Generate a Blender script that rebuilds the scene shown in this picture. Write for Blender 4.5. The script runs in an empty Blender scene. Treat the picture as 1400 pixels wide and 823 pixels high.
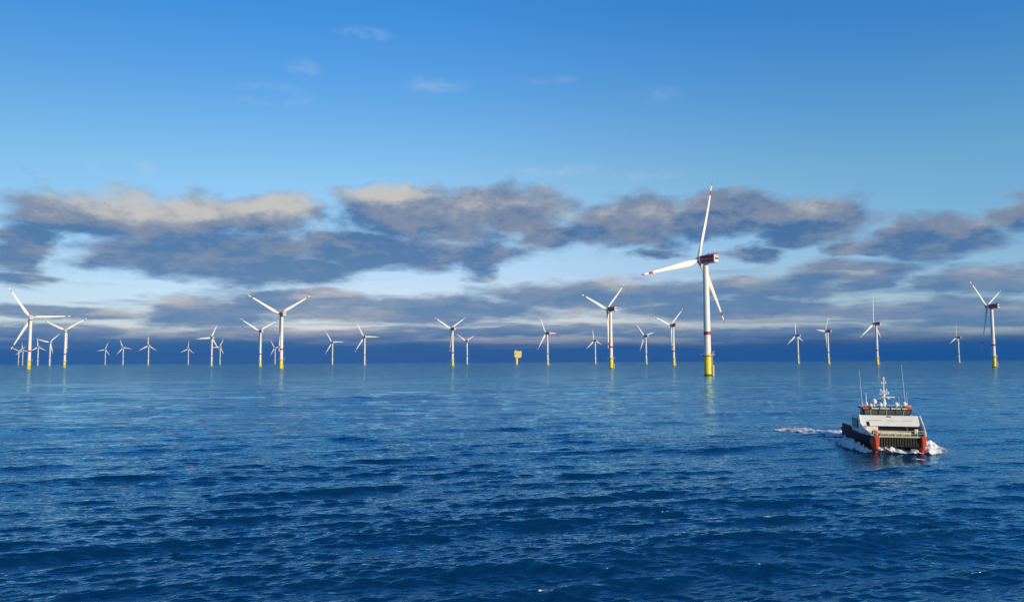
import bpy, bmesh, math, random
import numpy as np
from mathutils import Matrix, Vector, noise as mnoise
R = math.radians
S = bpy.context.scene
C = S.collection

# ------------------------------------------------------------------ camera
CAM_H = 13.4
cam = bpy.data.cameras.new('camera')
cam.sensor_width = 36.0
cam.lens = 36.0 * 1078.0 / 1400.0
cam.clip_start = 0.5
cam.clip_end = 60000.0
camo = bpy.data.objects.new('camera', cam)
C.objects.link(camo)
camo.location = (0, 0, CAM_H)
camo.rotation_euler = (Matrix.Rotation(R(90 + 4.38), 3, 'X') @ Matrix.Rotation(R(-.23), 3, 'Z')).to_euler()
S.camera = camo

# ------------------------------------------------------------------ light
SUN_AZ, SUN_EL = 134.0, 13.0          # azimuth clockwise from +Y
sd = bpy.data.lights.new('sun', 'SUN')
sd.energy = 4.8
sd.angle = R(.5)
sd.color = (1.0, .80, .52)
so = bpy.data.objects.new('sun', sd)
C.objects.link(so)
sv = Vector((math.sin(R(SUN_AZ)) * math.cos(R(SUN_EL)), math.cos(R(SUN_AZ)) * math.cos(R(SUN_EL)), math.sin(R(SUN_EL))))
so.rotation_euler = sv.to_track_quat('Z', 'Y').to_euler()

S.view_settings.view_transform = 'Standard'
S.view_settings.look = 'None'
S.view_settings.gamma = 1.0
S.view_settings.exposure = 0.0
S.view_settings.use_curve_mapping = False

# cloud banks as (azimuth, elevation, half width, half height, weight) in degrees on the sky
CLOUDS = [
    (-24.7, 9.5, 8.9, 1.9, 1),
    (-19.1, 10.3, 5.3, 1.7, 1),
    (-28.5, 8.9, 4.6, 1.2, 1),
    (-21.0, 7.5, 8.4, 1.9, 1),
    (-17.1, 6.4, 6.3, 1.3, 1),
    (-31.7, 6.9, 2.3, 1.6, 0.9),
    (-31.6, 5.2, 2.3, 0.7, 0.8),
    (-6.1, 10.4, 7.1, 2.1, 1),
    (-0.5, 11.1, 5.1, 1.8, 1),
    (-9.0, 7.9, 10.3, 1.5, 1),
    (-3.1, 6.9, 2.0, 1.0, 0.9),
    (2.4, 9.2, 3.2, 1.3, 0.8),
    (8.6, 9.7, 6.0, 1.9, 1),
    (15.7, 10.0, 5.5, 1.6, 1),
    (21.1, 9.9, 4.4, 1.5, 1),
    (20.1, 8.6, 3.8, 0.8, 0.8),
    (16.8, 7.4, 1.7, 0.7, 0.8),
    (10.1, 7.6, 2.1, 0.5, 0.6),
    (28.1, 7.8, 5.2, 1.4, 1),
    (32.7, 8.6, 2.3, 1.4, 1),
    (23.7, 5.7, 4.3, 1.2, 1),
    (23.5, 7.5, 2.3, 0.5, 0.8),
    (31.0, 5.0, 4.5, 1.3, 1),
    (6.6, 4.7, 10.4, 1.4, 1),
    (-5.3, 3.7, 9.9, 1.5, 1),
    (-14.1, 4.1, 7.5, 1.2, 1),
    (-20.9, 3.3, 6.0, 1.5, 1),
    (-29.6, 3.2, 6.0, 0.6, 0.8),
    (18.1, 4.8, 7.2, 1.0, 1),
    (16.1, 3.5, 11.2, 0.9, 1),
    (26.6, 3.2, 9.3, 0.9, 0.9),
    (30.7, 2.4, 6.3, 0.6, 0.9),
    (-30.7, 2.0, 6.3, 0.6, 0.9),
    (-14.6, 1.9, 14.7, 0.6, 0.8),
    (-0.0, 2.2, 13.6, 0.6, 0.8),
    (15.5, 1.9, 12.7, 0.6, 0.8),
    (-24.9, 1.3, 11.3, 0.5, 0.8),
]
WARM = [
    (-24.7, 10.2, 7.5, 1.60, 1.00),
    (-19.1, 10.8, 4.3, 1.30, 1.00),
    (-30.2, 9.0, 3.2, 0.70, 0.70),
    (-8.3, 11.7, 3.2, 1.10, 1.00),
    (-4.3, 10.3, 5.9, 1.60, 0.60),
    (-12.1, 3.4, 6.1, 0.96, 0.95),
    (-13.6, 4.9, 3.0, 0.72, 0.95),
    (9.6, 10.1, 4.7, 1.10, 0.40),
    (7.4, 5.6, 2.4, 0.72, 0.72),
    (5.3, 3.5, 2.6, 0.60, 0.95),
    (22.8, 6.1, 3.2, 0.70, 0.35),
    (-13.1, 2.3, 7.5, 0.60, 0.80),
    (13.1, 2.8, 12.5, 0.48, 0.80),
    (-18.9, 1.8, 7.6, 0.48, 0.80),
    (-22.7, 4.1, 3.6, 0.60, 0.80),
    (30.8, 3.3, 3.1, 0.48, 0.56),
    (-25.8, 3.4, 2.6, 0.48, 0.80),
]
WISPS = [
    (-17.3, 18.3, 2.7, 0.8, 0.5),
    (-15.1, 20.2, 1.3, 0.7, 0.4),
    (-26.7, 12.7, 2.2, 0.7, 0.7),
    (-11.0, 22.7, 2.2, 0.5, 0.5),
    (-5.6, 19.6, 2.7, 0.6, 0.45),
    (2.8, 20.0, 2.2, 0.4, 0.25),
    (3.3, 13.7, 4.3, 0.5, 0.45),
    (10.8, 18.7, 2.1, 0.6, 0.25),
    (9.7, 13.2, 3.1, 0.4, 0.35),
]


world = bpy.data.worlds.new('World')
S.world = world
world.use_nodes = True
SKY_STRENGTH = 0.15


class G:
    """small node graph writer"""
    def __init__(s, tree):
        s.t = tree

    def n(s, kind, **kw):
        nd = s.t.nodes.new(kind)
        for k, v in kw.items():
            setattr(nd, k, v)
        return nd

    def put(s, sock, v):
        if hasattr(v, 'links'):
            s.t.links.new(v, sock)
        else:
            sock.default_value = v

    def m(s, op, a, b=None, c=None, clamp=False):
        nd = s.n('ShaderNodeMath', operation=op, use_clamp=clamp)
        for i, v in enumerate((a, b, c)):
            if v is not None:
                s.put(nd.inputs[i], v)
        return nd.outputs[0]

    def v(s, op, a, b=None):
        nd = s.n('ShaderNodeVectorMath', operation=op)
        s.put(nd.inputs[0], a)
        if b is not None:
            s.put(nd.inputs[1], b)
        return nd.outputs['Value' if op == 'LENGTH' else 'Vector']

    def xyz(s, x, y, z):
        nd = s.n('ShaderNodeCombineXYZ')
        for i, v in enumerate((x, y, z)):
            s.put(nd.inputs[i], v)
        return nd.outputs[0]

    def sep(s, v):
        nd = s.n('ShaderNodeSeparateXYZ')
        s.put(nd.inputs[0], v)
        return nd.outputs

    def smooth(s, v, a, b, lo=0.0, hi=1.0):
        nd = s.n('ShaderNodeMapRange', interpolation_type='SMOOTHSTEP')
        s.put(nd.inputs[0], v)
        for i, q in enumerate((a, b, lo, hi)):
            nd.inputs[i + 1].default_value = q
        return nd.outputs[0]

    def noise(s, vec, scale, detail=5, rough=.55, out=0):
        nd = s.n('ShaderNodeTexNoise')
        s.put(nd.inputs['Vector'], vec)
        nd.inputs['Scale'].default_value = scale
        nd.inputs['Detail'].default_value = detail
        nd.inputs['Roughness'].default_value = rough
        return nd.outputs[out]

    def mix(s, f, a, b, blend='MIX'):
        nd = s.n('ShaderNodeMix', data_type='RGBA', blend_type=blend)
        s.put(nd.inputs[0], f)
        s.put(nd.inputs[6], a if hasattr(a, 'links') else (*a[:3], 1))
        s.put(nd.inputs[7], b if hasattr(b, 'links') else (*b[:3], 1))
        return nd.outputs[2]

    def ramp(s, f, stops):
        nd = s.n('ShaderNodeValToRGB')
        cr = nd.color_ramp
        while len(cr.elements) > 1:
            cr.elements.remove(cr.elements[-1])
        cr.elements[0].position = stops[0][0]
        cr.elements[0].color = (*stops[0][1], 1)
        for p, c in stops[1:]:
            e = cr.elements.new(p)
            e.color = (*c, 1)
        s.put(nd.inputs[0], f)
        return nd.outputs[0]


def cloud_group():
    t = bpy.data.node_groups.new('cloud_field', 'ShaderNodeTree')
    t.interface.new_socket('P', in_out='INPUT', socket_type='NodeSocketVector')
    t.interface.new_socket('Density', in_out='OUTPUT', socket_type='NodeSocketFloat')
    t.interface.new_socket('Warm', in_out='OUTPUT', socket_type='NodeSocketFloat')
    g = G(t)
    gi, go = g.n('NodeGroupInput'), g.n('NodeGroupOutput')
    P = gi.outputs[0]
    az, el, _ = g.sep(P)
    le = g.m('LOGARITHM', g.m('MAXIMUM', g.m('ADD', el, 2.4), .3), math.e)
    q = g.xyz(g.m('MULTIPLY', az, .115), g.m('MULTIPLY', le, 2.9), .37)
    hs = g.m('MULTIPLY', g.m('ADD', el, 2.0), .12)                      # cloud size shrinks to the horizon
    w1 = g.v('SUBTRACT', g.noise(q, 1.3, 6, .6, 1), (.5, .5, .5))
    P2 = g.v('ADD', P, g.v('MULTIPLY', w1, g.xyz(8.0, g.m('MULTIPLY', hs, 2.3), 0)))
    cur = None
    for (a, e, wa, he, s) in CLOUDS:
        tall = 1.12 if e > 5.5 else .92
        d = g.v('LENGTH', g.v('MULTIPLY', g.v('SUBTRACT', P2, (a, e, 0)), (1 / (wa * 1.1), 1 / (he * tall), 0)))
        v = g.m('MULTIPLY', g.m('SUBTRACT', 1.0, d), s)
        cur = v if cur is None else g.m('MAXIMUM', cur, v)
    # the rest of the sky, beyond the banks listed above
    side = g.smooth(g.m('ABSOLUTE', az), 34.0, 44.0)
    band = g.m('MULTIPLY', g.smooth(el, .5, 3.0), g.smooth(el, 16.0, 8.0))
    gen = g.m('MULTIPLY', g.m('SUBTRACT', g.noise(q, .7, 3, .5), .44), 4.0)
    gen = g.m('SUBTRACT', g.m('MULTIPLY', g.m('MULTIPLY', gen, band), side), g.m('MULTIPLY', g.m('SUBTRACT', 1.0, g.m('MULTIPLY', side, band)), 2.0))
    cur = g.m('MAXIMUM', cur, gen)
    fine = g.noise(q, 2.9, 8, .56)
    val = g.m('ADD', cur, g.m('MULTIPLY', g.m('SUBTRACT', fine, .5), 1.0))
    # thin low layers between the banks
    q2 = g.xyz(g.m('MULTIPLY', az, .07), g.m('MULTIPLY', el, 1.15), .9)
    lay = g.m('SUBTRACT', g.noise(q2, 1.2, 6, .55), .47)
    lay = g.m('MULTIPLY', g.m('MULTIPLY', lay, 4.0), g.smooth(el, 8.0, 3.0))
    dens = g.m('MAXIMUM', g.smooth(val, -.13, .44), g.m('MULTIPLY', g.smooth(lay, 0.0, .7), .75))
    g.put(go.inputs[0], dens)
    cw = None
    for (a, e, wa, he, s) in WARM:
        d = g.v('LENGTH', g.v('MULTIPLY', g.v('SUBTRACT', P2, (a, e, 0)), (1 / (wa * 1.15), 1 / (he * 1.15), 0)))
        v = g.m('MULTIPLY', g.smooth(d, 1.15, .2), s)
        cw = v if cw is None else g.m('MAXIMUM', cw, v)
    g.put(go.inputs[1], cw)
    return t


def build_world():
    t = world.node_tree
    t.nodes.clear()
    g = G(t)
    out = g.n('ShaderNodeOutputWorld')
    bg = g.n('ShaderNodeBackground')
    bg.inputs[1].default_value = SKY_STRENGTH
    t.links.new(bg.outputs[0], out.inputs[0])
    sky = g.n('ShaderNodeTexSky', sky_type='NISHITA')
    sky.sun_disc = False
    sky.sun_elevation = R(SUN_EL)
    sky.sun_rotation = R(SUN_AZ)
    sky.air_density = 1.0
    sky.dust_density = .4
    sky.ozone_density = 1.5
    D = g.n('ShaderNodeTexCoord').outputs['Generated']
    x, y, z = g.sep(D)
    az = g.m('MULTIPLY', g.m('ARCTAN2', x, y), 180 / math.pi)
    el = g.m('MULTIPLY', g.m('ARCSINE', z), 180 / math.pi)
    # grade of the clear sky by height above the horizon
    f = g.m('DIVIDE', el, 40.0, clamp=True)
    grade = g.ramp(f, SKY_GRADE)
    base = g.mix(1.0, sky.outputs[0], grade, 'MULTIPLY')
    base = g.mix(1.0, base, g.mix(g.smooth(az, -45.0, 0.0), (.62, .69, .71), (.96, .94, .94)), 'MULTIPLY')
    base = g.mix(1.0, base, g.mix(g.smooth(az, 0.0, 40.0), (1, 1, 1), (.74, .97, 1.04)), 'MULTIPLY')
    P = g.xyz(az, el, 0)
    grp = cloud_group()

    def field(vec):
        nd = g.n('ShaderNodeGroup', node_tree=grp)
        g.put(nd.inputs[0], vec)
        return nd.outputs
    a = field(P)
    hs = g.m('ADD', g.m('MULTIPLY', el, .11), .25)
    b = field(g.v('ADD', P, g.xyz(g.m('MULTIPLY', hs, .9), hs, 0)))
    dens, warm = a[0], a[1]
    lit = g.m('ADD', g.m('MULTIPLY', g.m('SUBTRACT', dens, b[0]), .42), g.m('MULTIPLY', warm, .74))
    le = g.m('LOGARITHM', g.m('MAXIMUM', g.m('ADD', el, 2.4), .3), math.e)
    mott = g.noise(g.xyz(g.m('MULTIPLY', az, .115), g.m('MULTIPLY', le, 2.9), 4.1), 2.8, 7, .62)
    lit = g.m('ADD', lit, g.m('MULTIPLY', g.m('SUBTRACT', mott, .44), 1.8))
    lit = g.m('ADD', lit, g.m('MULTIPLY', g.m('SUBTRACT', 1.0, dens), .40))
    k = 1 / SKY_STRENGTH
    sc = lambda c: tuple(v * k for v in c)
    hue = g.smooth(az, -25.0, 30.0)
    low = g.smooth(el, 10.0, 2.0)
    shade = g.mix(hue, sc((.068, .170, .36)), sc((.052, .148, .335)))
    shade = g.mix(low, shade, sc((.125, .245, .42)))
    mid = g.mix(low, sc((.20, .25, .36)), sc((.19, .29, .44)))
    litc = g.mix(low, sc((.60, .57, .52)), sc((.50, .49, .50)))
    cc = g.mix(g.smooth(lit, .0, .42), shade, mid)
    cc = g.mix(g.smooth(lit, .38, 1.25), cc, litc)
    col = g.mix(g.m('MULTIPLY', dens, .93), base, cc)
    # thin veils high up
    wsp = None
    for (a_, e_, wa, he, s) in WISPS:
        d = g.v('LENGTH', g.v('MULTIPLY', g.v('SUBTRACT', P, (a_, e_, 0)), (1 / wa, 1 / he, 0)))
        v = g.m('MULTIPLY', g.smooth(d, 1.3, .1), s)
        wsp = v if wsp is None else g.m('MAXIMUM', wsp, v)
    wn = g.smooth(g.noise(g.xyz(g.m('MULTIPLY', az, .25), g.m('MULTIPLY', el, .5), 2.2), 1.5, 7, .6), .38, .68)
    col = g.mix(g.m('MULTIPLY', g.m('MULTIPLY', wsp, wn), .85), col, sc((.50, .62, .76)))
    # the far rain-blue bank lying on the horizon
    edge = g.noise(g.xyz(g.m('MULTIPLY', az, .09), g.m('MULTIPLY', el, .9), 7.7), 1.0, 5, .55)
    bank = g.smooth(g.m('ADD', el, g.m('MULTIPLY', g.m('SUBTRACT', edge, .5), 1.5)), 2.4, .9)
    bankc = g.mix(g.smooth(az, -30.0, 32.0), sc((.048, .160, .335)), sc((.012, .092, .255)))
    col = g.mix(g.m('MULTIPLY', bank, .96), col, bankc)
    # below the horizon: sea blue
    col = g.mix(g.smooth(el, .0, -.6), col, sc((.02, .07, .16)))
    t.links.new(col, bg.inputs[0])
    world.cycles.sampling_method = 'MANUAL'
    world.cycles.sample_map_resolution = 512


SKY_GRADE = [(0.0, (1.08, 1.0, 1.38)), (.15, (.98, 1.02, 1.30)), (.325, (.83, 1.12, 1.28)), (.38, (.72, 1.09, 1.33)), (.5, (.47, 1.0, 1.46)), (.6, (.31, .94, 1.53)), (1.0, (.16, .75, 1.45))]
build_world()

# ------------------------------------------------------------------ helpers
def tag(o, label=None, cat=None, group=None, kind=None):
    if label: o['label'] = label
    if cat: o['category'] = cat
    if group: o['group'] = group
    if kind: o['kind'] = kind
    return o


def empty(name, loc=(0, 0, 0), rz=0.0):
    o = bpy.data.objects.new(name, None)
    o.empty_display_size = 1
    C.objects.link(o)
    o.location = loc
    o.rotation_euler = (0, 0, rz)
    return o


def mat(name, col, rough=.5, metal=0.0, spec=.5, var=.0, scale=3.0, bump=0.0, rust=None):
    m = bpy.data.materials.new(name)
    m.use_nodes = True
    t = m.node_tree
    g = G(t)
    b = t.nodes['Principled BSDF']
    b.inputs['Roughness'].default_value = rough
    b.inputs['Metallic'].default_value = metal
    b.inputs['Specular IOR Level'].default_value = spec
    b.inputs['Base Color'].default_value = (*col, 1)
    if var or rust:
        pos = g.n('ShaderNodeTexCoord').outputs['Object']
        n = g.noise(pos, scale, 6, .6)
        c = g.mix(g.smooth(n, .3, .7), tuple(v * (1 - var) for v in col), tuple(min(v * (1 + var * .5), 1) for v in col))
        if rust:
            st = g.smooth(g.noise(g.v('MULTIPLY', pos, (1, 1, .25)), scale * 2.3, 5, .6), .56, .72)
            c = g.mix(g.m('MULTIPLY', st, rust[1]), c, rust[0])
        t.links.new(c, b.inputs['Base Color'])
        if bump:
            bp = g.n('ShaderNodeBump')
            bp.inputs['Strength'].default_value = bump
            t.links.new(n, bp.inputs['Height'])
            t.links.new(bp.outputs[0], b.inputs['Normal'])
    return m


class MB:
    """collects shapes into one mesh"""
    def __init__(s):
        s.v, s.f, s.m = [], [], []

    def add(s, vs, fs, mi=0):
        k = len(s.v)
        s.v += [tuple(p) for p in vs]
        s.f += [tuple(i + k for i in f) for f in fs]
        s.m += [mi] * len(fs)
        return s

    def box(s, c, d, mi=0, rot=None):
        x, y, z = (q / 2 for q in d)
        vs = [Vector(p) for p in ((-x, -y, -z), (x, -y, -z), (x, y, -z), (-x, y, -z), (-x, -y, z), (x, -y, z), (x, y, z), (-x, y, z))]
        if rot is not None:
            vs = [rot @ p for p in vs]
        c = Vector(c)
        return s.add([p + c for p in vs], [(3, 2, 1, 0), (4, 5, 6, 7), (0, 1, 5, 4), (1, 2, 6, 5), (2, 3, 7, 6), (3, 0, 4, 7)], mi)

    def hexa(s, bot, top, mi=0):
        """two quads of four points each, joined"""
        return s.add(list(bot) + list(top), [(3, 2, 1, 0), (4, 5, 6, 7), (0, 1, 5, 4), (1, 2, 6, 5), (2, 3, 7, 6), (3, 0, 4, 7)], mi)

    def tube(s, a, b, r0, r1=None, n=8, mi=0, caps=True):
        r1 = r0 if r1 is None else r1
        a, b = Vector(a), Vector(b)
        q = (b - a).to_track_quat('Z', 'Y')
        vs = []
        for p, r in ((a, r0), (b, r1)):
            vs += [p + q @ Vector((math.cos(2 * math.pi * i / n) * r, math.sin(2 * math.pi * i / n) * r, 0)) for i in range(n)]
        fs = [(i, (i + 1) % n, n + (i + 1) % n, n + i) for i in range(n)]
        if caps:
            fs += [tuple(range(n))[::-1], tuple(range(n, 2 * n))]
        return s.add(vs, fs, mi)

    def lathe(s, prof, n=24, c=(0, 0, 0), axis='Z', mi=0):
        """prof: (radius, height, material index of the band above)"""
        vs, k = [], len(s.v)
        for pr in prof:
            for i in range(n):
                a = 2 * math.pi * i / n
                p = (math.cos(a) * pr[0], math.sin(a) * pr[0], pr[1])
                if axis == 'Y':
                    p = (p[0], p[2], -p[1])
                vs.append((p[0] + c[0], p[1] + c[1], p[2] + c[2]))
        s.v += vs
        for j in range(len(prof) - 1):
            m_ = prof[j][2] if len(prof[j]) > 2 else mi
            for i in range(n):
                s.f.append((k + j * n + i, k + j * n + (i + 1) % n, k + (j + 1) * n + (i + 1) % n, k + (j + 1) * n + i))
                s.m.append(m_)
        s.f.append(tuple(k + i for i in range(n))[::-1]); s.m.append(mi)
        L = (len(prof) - 1) * n
        s.f.append(tuple(k + L + i for i in range(n))); s.m.append(prof[-1][2] if len(prof[-1]) > 2 else mi)
        return s

    def build(s, name, mats, parent=None, smooth=False, bevel=0.0):
        me = bpy.data.meshes.new(name)
        me.from_pydata(s.v, [], s.f)
        for m_ in (mats if isinstance(mats, (list, tuple)) else [mats]):
            me.materials.append(m_)
        me.polygons.foreach_set('material_index', s.m)
        bm = bmesh.new()
        bm.from_mesh(me)
        bmesh.ops.recalc_face_normals(bm, faces=bm.faces)
        bm.to_mesh(me)
        bm.free()
        if smooth:
            me.polygons.foreach_set('use_smooth', [True] * len(me.polygons))
            try:
                me.set_sharp_from_angle(angle=R(35))
            except Exception:
                pass
        me.update()
        o = bpy.data.objects.new(name, me)
        C.objects.link(o)
        if parent: o.parent = parent
        if bevel:
            b = o.modifiers.new('bevel', 'BEVEL')
            b.width = bevel
            b.segments = 2
            b.limit_method = 'ANGLE'
        return o


# ------------------------------------------------------------------ the sea
rng = np.random.default_rng(11)
WDIR = math.atan2(-.95, .27)                    # travel direction of the wind waves
waves = []
for i in range(130):
    lam = math.exp(math.log(.45) + (math.log(20.0) - math.log(.45)) * (i + rng.random()) / 130)
    th = WDIR + rng.normal() * R(13 if lam > 2 else 20)
    ak = float(np.interp(math.log(lam), [math.log(v) for v in (.4, 2.5, 6, 20)], [.038, .037, .025, .015]))
    waves.append((lam, th, ak * lam / (2 * math.pi), rng.random() * 2 * math.pi))
for lam, amp, dth in ((34, .16, -14), (47, .27, 9), (61, .27, -3), (28, .08, 22)):
    th = WDIR + R(dth)
    waves.append((lam, th, amp, 2.7 - 2 * math.pi / lam * (57 * math.cos(th) + 119 * math.sin(th))))   # the boat rides in a trough


def sea(x, y, step=None):
    """displaced position of the water at rest points x, y (numpy arrays)"""
    dx, dy, z = np.zeros_like(x), np.zeros_like(x), np.zeros_like(x)
    gust = .82 + .28 * np.sin(x / 57.0 + 1.3 * np.sin(y / 83.0)) * np.sin(y / 71.0 + np.sin(x / 95.0) + 1.0)
    for lam, th, a, ph in waves:
        k = 2 * math.pi / lam
        c, s_ = math.cos(th), math.sin(th)
        A = a if lam > 20 else a * gust
        if step is not None:
            A = A * np.clip(lam / (2.6 * step) - .6, 0, 1)
        arg = k * (x * c + y * s_) + ph
        sn, cs = np.sin(arg), np.cos(arg)
        z += A * cs
        dx -= A * c * sn * 1.3
        dy -= A * s_ * sn * 1.3
    return x + dx, y + dy, z


def sea_z(x, y):
    return float(sea(np.array([x], float), np.array([y], float))[2][0])


def water_material():
    m = bpy.data.materials.new('sea_water')
    m.use_nodes = True
    t = m.node_tree
    g = G(t)
    t.nodes.remove(t.nodes['Principled BSDF'])
    body = g.n('ShaderNodeBsdfDiffuse')
    body.inputs['Color'].default_value = (.0005, .026, .078, 1)
    gl = g.n('ShaderNodeBsdfGlossy')
    gl.inputs['Color'].default_value = (.58, .88, 1.0, 1)
    fr = g.n('ShaderNodeFresnel')
    fr.inputs['IOR'].default_value = 1.5
    mx = g.n('ShaderNodeMixShader')
    t.links.new(body.outputs[0], mx.inputs[1])
    t.links.new(gl.outputs[0], mx.inputs[2])
    t.links.new(mx.outputs[0], t.nodes['Material Output'].inputs[0])
    pos = g.n('ShaderNodeNewGeometry').outputs['Position']
    dist = g.v('LENGTH', pos)
    mp = g.n('ShaderNodeMapping', vector_type='TEXTURE')
    mp.inputs['Rotation'].default_value = (0, 0, WDIR)
    mp.inputs['Scale'].default_value = (1, 3.6, 1)
    g.put(mp.inputs['Vector'], pos)
    pw = mp.outputs[0]
    near = g.smooth(dist, 260.0, 60.0)
    bp = g.n('ShaderNodeBump')
    bp.inputs['Strength'].default_value = 1.0
    bp.inputs['Distance'].default_value = 1.0
    h = g.m('MULTIPLY', g.m('MULTIPLY', g.noise(pw, 3.8, 4, .6), .07), near)
    rid = g.m('SUBTRACT', 1.0, g.m('ABSOLUTE', g.m('SUBTRACT', g.m('MULTIPLY', g.noise(pw, 1.2, 3, .5), 2.0), 1.0)))
    h = g.m('ADD', h, g.m('MULTIPLY', rid, .17))
    g.put(bp.inputs['Height'], h)

    def tilt(scale, amp, w):
        v = g.v('SUBTRACT', g.noise(pw, scale, 4, .62, 1), (.5, .5, .5))
        return g.v('MULTIPLY', v, g.xyz(g.m('MULTIPLY', w, amp), g.m('MULTIPLY', w, amp), 0))
    nv = g.v('ADD', bp.outputs[0], tilt(.45, .8, g.smooth(dist, 90.0, 300.0)))
    nv = g.v('ADD', nv, tilt(.20, 1.1, g.smooth(dist, 200.0, 900.0)))
    nv = g.v('ADD', nv, tilt(.055, 1.2, g.smooth(dist, 400.0, 2500.0)))
    nv = g.v('NORMALIZE', nv)
    g.put(mx.inputs[0], g.m('MULTIPLY', fr.outputs[0], g.smooth(dist, 120.0, 1300.0, 1.5, .92), clamp=True))   # rough sea mirrors less at grazing angles
    for s_ in (body, gl, fr):
        t.links.new(nv, s_.inputs['Normal'])
    g.put(gl.inputs['Roughness'], g.smooth(dist, 60.0, 1300.0, .05, .16))
    return m


def build_sea():
    az = list(np.arange(-43.0, 43.001, .06))
    az = np.array(az + list(np.arange(43.5, 316.6, 1.5)))
    az = np.radians(az)
    rr, r = [0.5, 6.0, 12.0, 18.0, 24.0], 28.0
    while r < 14200:
        rr.append(r)
        r += min(max(r * r / 10560 * .36, .05), r * .035)
    rr.append(14400.0)
    rr = np.array(rr)
    n, mrow = len(az), len(rr)
    step_r = np.gradient(rr)
    RR, AA = np.meshgrid(rr, az, indexing='ij')
    st = np.maximum(step_r[:, None] * np.ones_like(AA), 0)
    dth = np.where(np.abs(AA) < R(43.2), R(.06), R(1.5))
    st = np.maximum(st, RR * dth)
    X, Y = RR * np.sin(AA), RR * np.cos(AA)
    x, y, z = sea(X.ravel(), Y.ravel(), st.ravel())
    fade = np.clip((3500 - RR.ravel()) / 2500, 0, 1)
    co = np.stack([x, y, z * fade], 1).astype(np.float32)
    i = np.arange(mrow - 1)[:, None] * n
    j = np.arange(n)[None, :]
    j2 = (j + 1) % n
    q = np.stack([i + j, i + n + j, i + n + j2, i + j2], -1).reshape(-1, 4).astype(np.int32)
    me = bpy.data.meshes.new('sea')
    me.vertices.add(len(co))
    me.vertices.foreach_set('co', co.ravel())
    me.loops.add(q.size)
    me.loops.foreach_set('vertex_index', q[:, ::-1].ravel())
    me.polygons.add(len(q))
    me.polygons.foreach_set('loop_start', np.arange(0, q.size, 4, dtype=np.int32))
    me.polygons.foreach_set('use_smooth', np.ones(len(q), bool))
    me.update()
    me.validate()
    if me.polygons[0].normal.z < 0:
        me.flip_normals()
    me.materials.append(water_material())
    o = bpy.data.objects.new('sea', me)
    C.objects.link(o)
    tag(o, kind='structure')
    return o


build_sea()

# ------------------------------------------------------------------ haze over the sea
hz = MB().box((0, 0, 92.5), (29800, 29800, 225))
HAZE_D = 7.0e-5
hm = bpy.data.materials.new('sea_air')
hm.use_nodes = True
ht = hm.node_tree
ht.nodes.clear()
ho = ht.nodes.new('ShaderNodeOutputMaterial')
hv = ht.nodes.new('ShaderNodeVolumePrincipled')
hv.inputs['Color'].default_value = (.02, .20, .68, 1)
hv.inputs['Density'].default_value = HAZE_D
hv.inputs['Anisotropy'].default_value = .0
ht.links.new(hv.outputs[0], ho.inputs['Volume'])
hzo = hz.build('haze', hm)
tag(hzo, 'thin blue sea haze over the whole wind farm', 'haze', kind='stuff')

# ------------------------------------------------------------------ wind turbines
M_WHITE = mat('turbine_white_paint', (.78, .76, .69), .38, var=.05, scale=.15)
M_YELLOW = mat('marine_yellow_paint', (.86, .70, .03), .45, var=.08, scale=.5, rust=((.35, .25, .06), .25))
M_RED = mat('signal_red_paint', (.36, .010, .018), .4, var=.1, scale=.4)
M_GREY = mat('galvanised_steel', (.36, .37, .38), .5, metal=.4, var=.15, scale=2)
M_DARK = mat('dark_steel', (.05, .055, .06), .5, var=.2, scale=2)
M_GROWTH = mat('waterline_growth', (.10, .09, .03), .8, var=.4, scale=1.5)
HUB_H = 105.0


def blade_mesh():
    """one blade along +Z from its root, pre-bent towards +Y"""
    Lb = 75.5
    st = [(0, 1.55, 1.55, 0), (.03, 1.6, 1.55, 4), (.08, 2.2, 1.3, 16), (.14, 2.75, .95, 18), (.20, 2.85, .72, 15), (.30, 2.5, .52, 11),
          (.42, 2.1, .40, 8), (.55, 1.72, .30, 5), (.68, 1.38, .22, 3), (.80, 1.08, .16, 1), (.81, 1.06, .16, 1), (.875, .88, .12, 0), (.876, .88, .12, 0),
          (.94, .66, .09, 0), (.941, .66, .09, 0), (.975, .45, .06, 0), (1.0, .10, .03, 0)]
    n = 16
    vs, fs, mi = [], [], []
    for (t, ch, th, tw) in st:
        z = 1.6 + t * (Lb - 1.6)
        pre = 4.2 * t ** 2
        for i in range(n):
            a = 2 * math.pi * i / n
            x, y = math.cos(a) * ch, math.sin(a) * th
            if t > .05:
                x = x - ch * .30                         # trailing edge side is longer
                y *= (1 - .35 * math.cos(a))
            c, s_ = math.cos(R(tw)), math.sin(R(tw))
            vs.append((x * c - y * s_, x * s_ + y * c + pre, z))
    for k in range(len(st) - 1):
        red = (.80 < st[k][0] < .87) or st[k][0] > .9405
        for i in range(n):
            fs.append((k * n + i, k * n + (i + 1) % n, (k + 1) * n + (i + 1) % n, (k + 1) * n + i))
            mi.append(1 if red else 0)
    mb = MB()
    mb.v, mb.f, mb.m = vs, fs, mi
    mb.f.append(tuple(range(n))[::-1]); mb.m.append(0)
    mb.f.append(tuple((len(st) - 1) * n + i for i in range(n))); mb.m.append(1)
    return mb


def railing(mb, r, z, h=1.2, n=24, t=.05):
    for i in range(n):
        a, b = 2 * math.pi * i / n, 2 * math.pi * (i + 1) / n
        p, q = (math.cos(a) * r, math.sin(a) * r), (math.cos(b) * r, math.sin(b) * r)
        mb.tube((*p, z), (*p, z + h), t, n=5)
        for hh in (h * .5, h):
            mb.tube((*p, z + hh), (*q, z + hh), t, n=5)


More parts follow.
